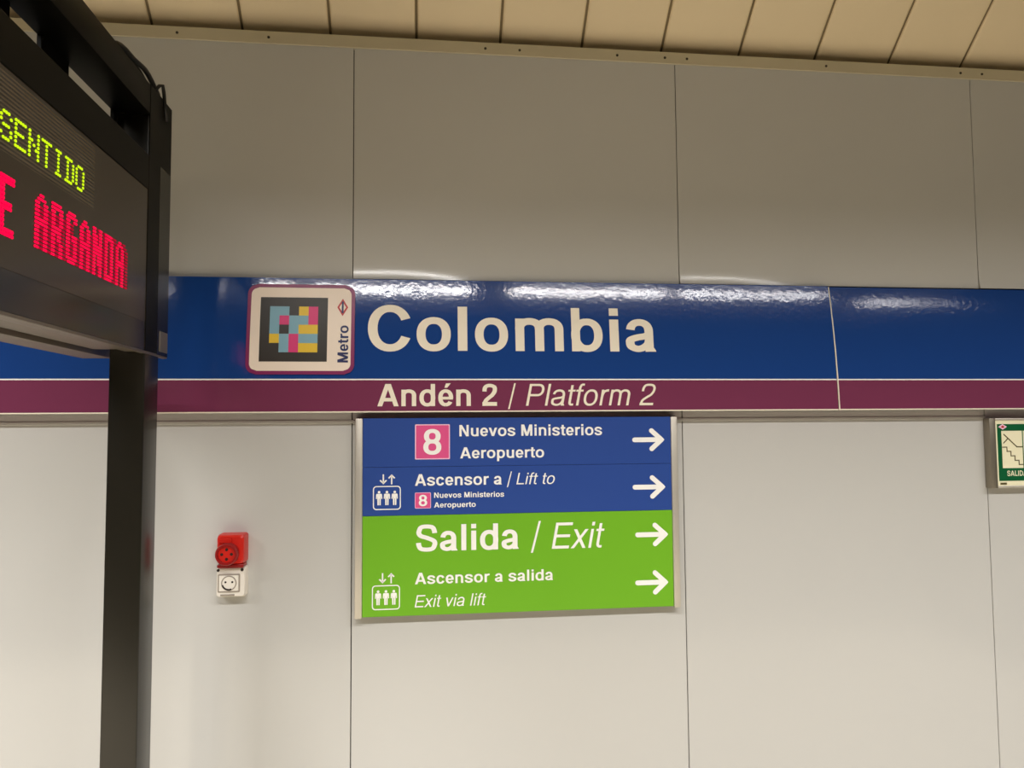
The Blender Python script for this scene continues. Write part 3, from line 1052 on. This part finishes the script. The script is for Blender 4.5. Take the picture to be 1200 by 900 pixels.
# lit diodes
F5 = {
    'S': ['.###.', '#...#', '#....', '.###.', '....#', '#...#', '.###.'],
    'E': ['#####', '#....', '#....', '####.', '#....', '#....', '#####'],
    'N': ['#...#', '#...#', '##..#', '#.#.#', '#..##', '#...#', '#...#'],
    'T': ['#####', '..#..', '..#..', '..#..', '..#..', '..#..', '..#..'],
    'I': ['.###.', '..#..', '..#..', '..#..', '..#..', '..#..', '.###.'],
    'D': ['####.', '.#..#', '.#..#', '.#..#', '.#..#', '.#..#', '####.'],
    'O': ['.###.', '#...#', '#...#', '#...#', '#...#', '#...#', '.###.'],
}
DP = 0.00725


def dots(mb, cells_, y0, ztop, dz=DP, dy=DP, ry=0.42, rz=0.34):
    for r_, row in enumerate(cells_):
        for c_, ch in enumerate(row):
            if ch == '#':
                yc = y0 + dy * (c_ + 0.5)
                zc = ztop - dz * (r_ + 0.5)
                v = []
                for k in range(8):
                    a = 2 * math.pi * (k + 0.5) / 8
                    v.append((yc + dy * ry * math.cos(a) * 1.08, zc + dz * rz * math.sin(a) * 1.08))
                A = [mb.bm.verts.new((XF + 0.0006, y, z)) for y, z in v]
                B = [mb.bm.verts.new((XF - 0.0008, y, z)) for y, z in v]
                fs = [mb.bm.faces.new(A)]
                for k in range(8):
                    fs.append(mb.bm.faces.new((A[k], B[k], B[(k + 1) % 8], A[(k + 1) % 8])))
                bmesh.ops.recalc_face_normals(mb.bm, faces=fs)
                if fs[0].normal.x < 0:
                    for f in fs:
                        f.normal_flip()


mb = MB()
for i, ch in enumerate('SENTIDO'):
    dots(mb, F5[ch], -1.0455 + 0.0435 * i, 2.1745)
o = mb.build('yellow_text', M['led_y'], td)
o['label'] = 'yellow dot matrix text SENTIDO'

F7 = {
    'A': ['..##..', '.####.', '##..##', '##..##', '##..##', '##..##', '######', '######', '##..##', '##..##', '##..##', '##..##', '##..##', '##..##'],
    'R': ['#####.', '######', '##..##', '##..##', '##..##', '##..##', '#####.', '#####.', '##.##.', '##.##.', '##..##', '##..##', '##..##', '##..##'],
    'G': ['.####.', '######', '##..##', '##....', '##....', '##....', '##.###', '##.###', '##..##', '##..##', '##..##', '##..##', '######', '.####.'],
    'N': ['##..##', '##..##', '###.##', '###.##', '###.##', '######', '######', '######', '##.###', '##.###', '##.###', '##..##', '##..##', '##..##'],
    'D': ['#####.', '######', '##..##', '##..##', '##..##', '##..##', '##..##', '##..##', '##..##', '##..##', '##..##', '##..##', '######', '#####.'],
    'E': ['######', '######', '##....', '##....', '##....', '##....', '#####.', '#####.', '##....', '##....', '##....', '##....', '######', '######'],
}
mb = MB()
dots(mb, F7['E'], -1.0400, 2.069, ry=0.5, rz=0.45)
o = mb.build('red_letter', M['led_r'], td)
o['label'] = 'red dot matrix letter E'
mb = MB()
for i, ch in enumerate('ARGANDA'):
    dots(mb, F7[ch], -0.9300 + 0.0568 * i, 2.0725, ry=0.5, rz=0.34)
mg = MB()  # dim shifted copy, added to imitate the doubled image of the word
for i, ch in enumerate('ARGANDA'):
    lit = F7[ch]
    sh = 2 + (i >= 4)
    ghost = ['.' * sh + r_ for r_ in lit]
    ghost = [''.join('#' if g == '#' and (c_ >= len(l) or l[c_] != '#') else '.' for c_, g in enumerate(gr)) for gr, l in zip(ghost, lit)]
    dots(mg, ['.' * len(ghost[0])] * 3 + ghost[3:] if i < 4 else ghost, -0.9300 + 0.0568 * i, 2.0725, ry=0.5, rz=0.30)
og = mg.build('ghost_text', M['led_rd'], td)
og['label'] = 'dim red ghost copy of the red text, added as a doubled image'
o = mb.build('red_text', M['led_r'], td)
o['label'] = 'red dot matrix text of double height'

bpy.context.view_layer.update()
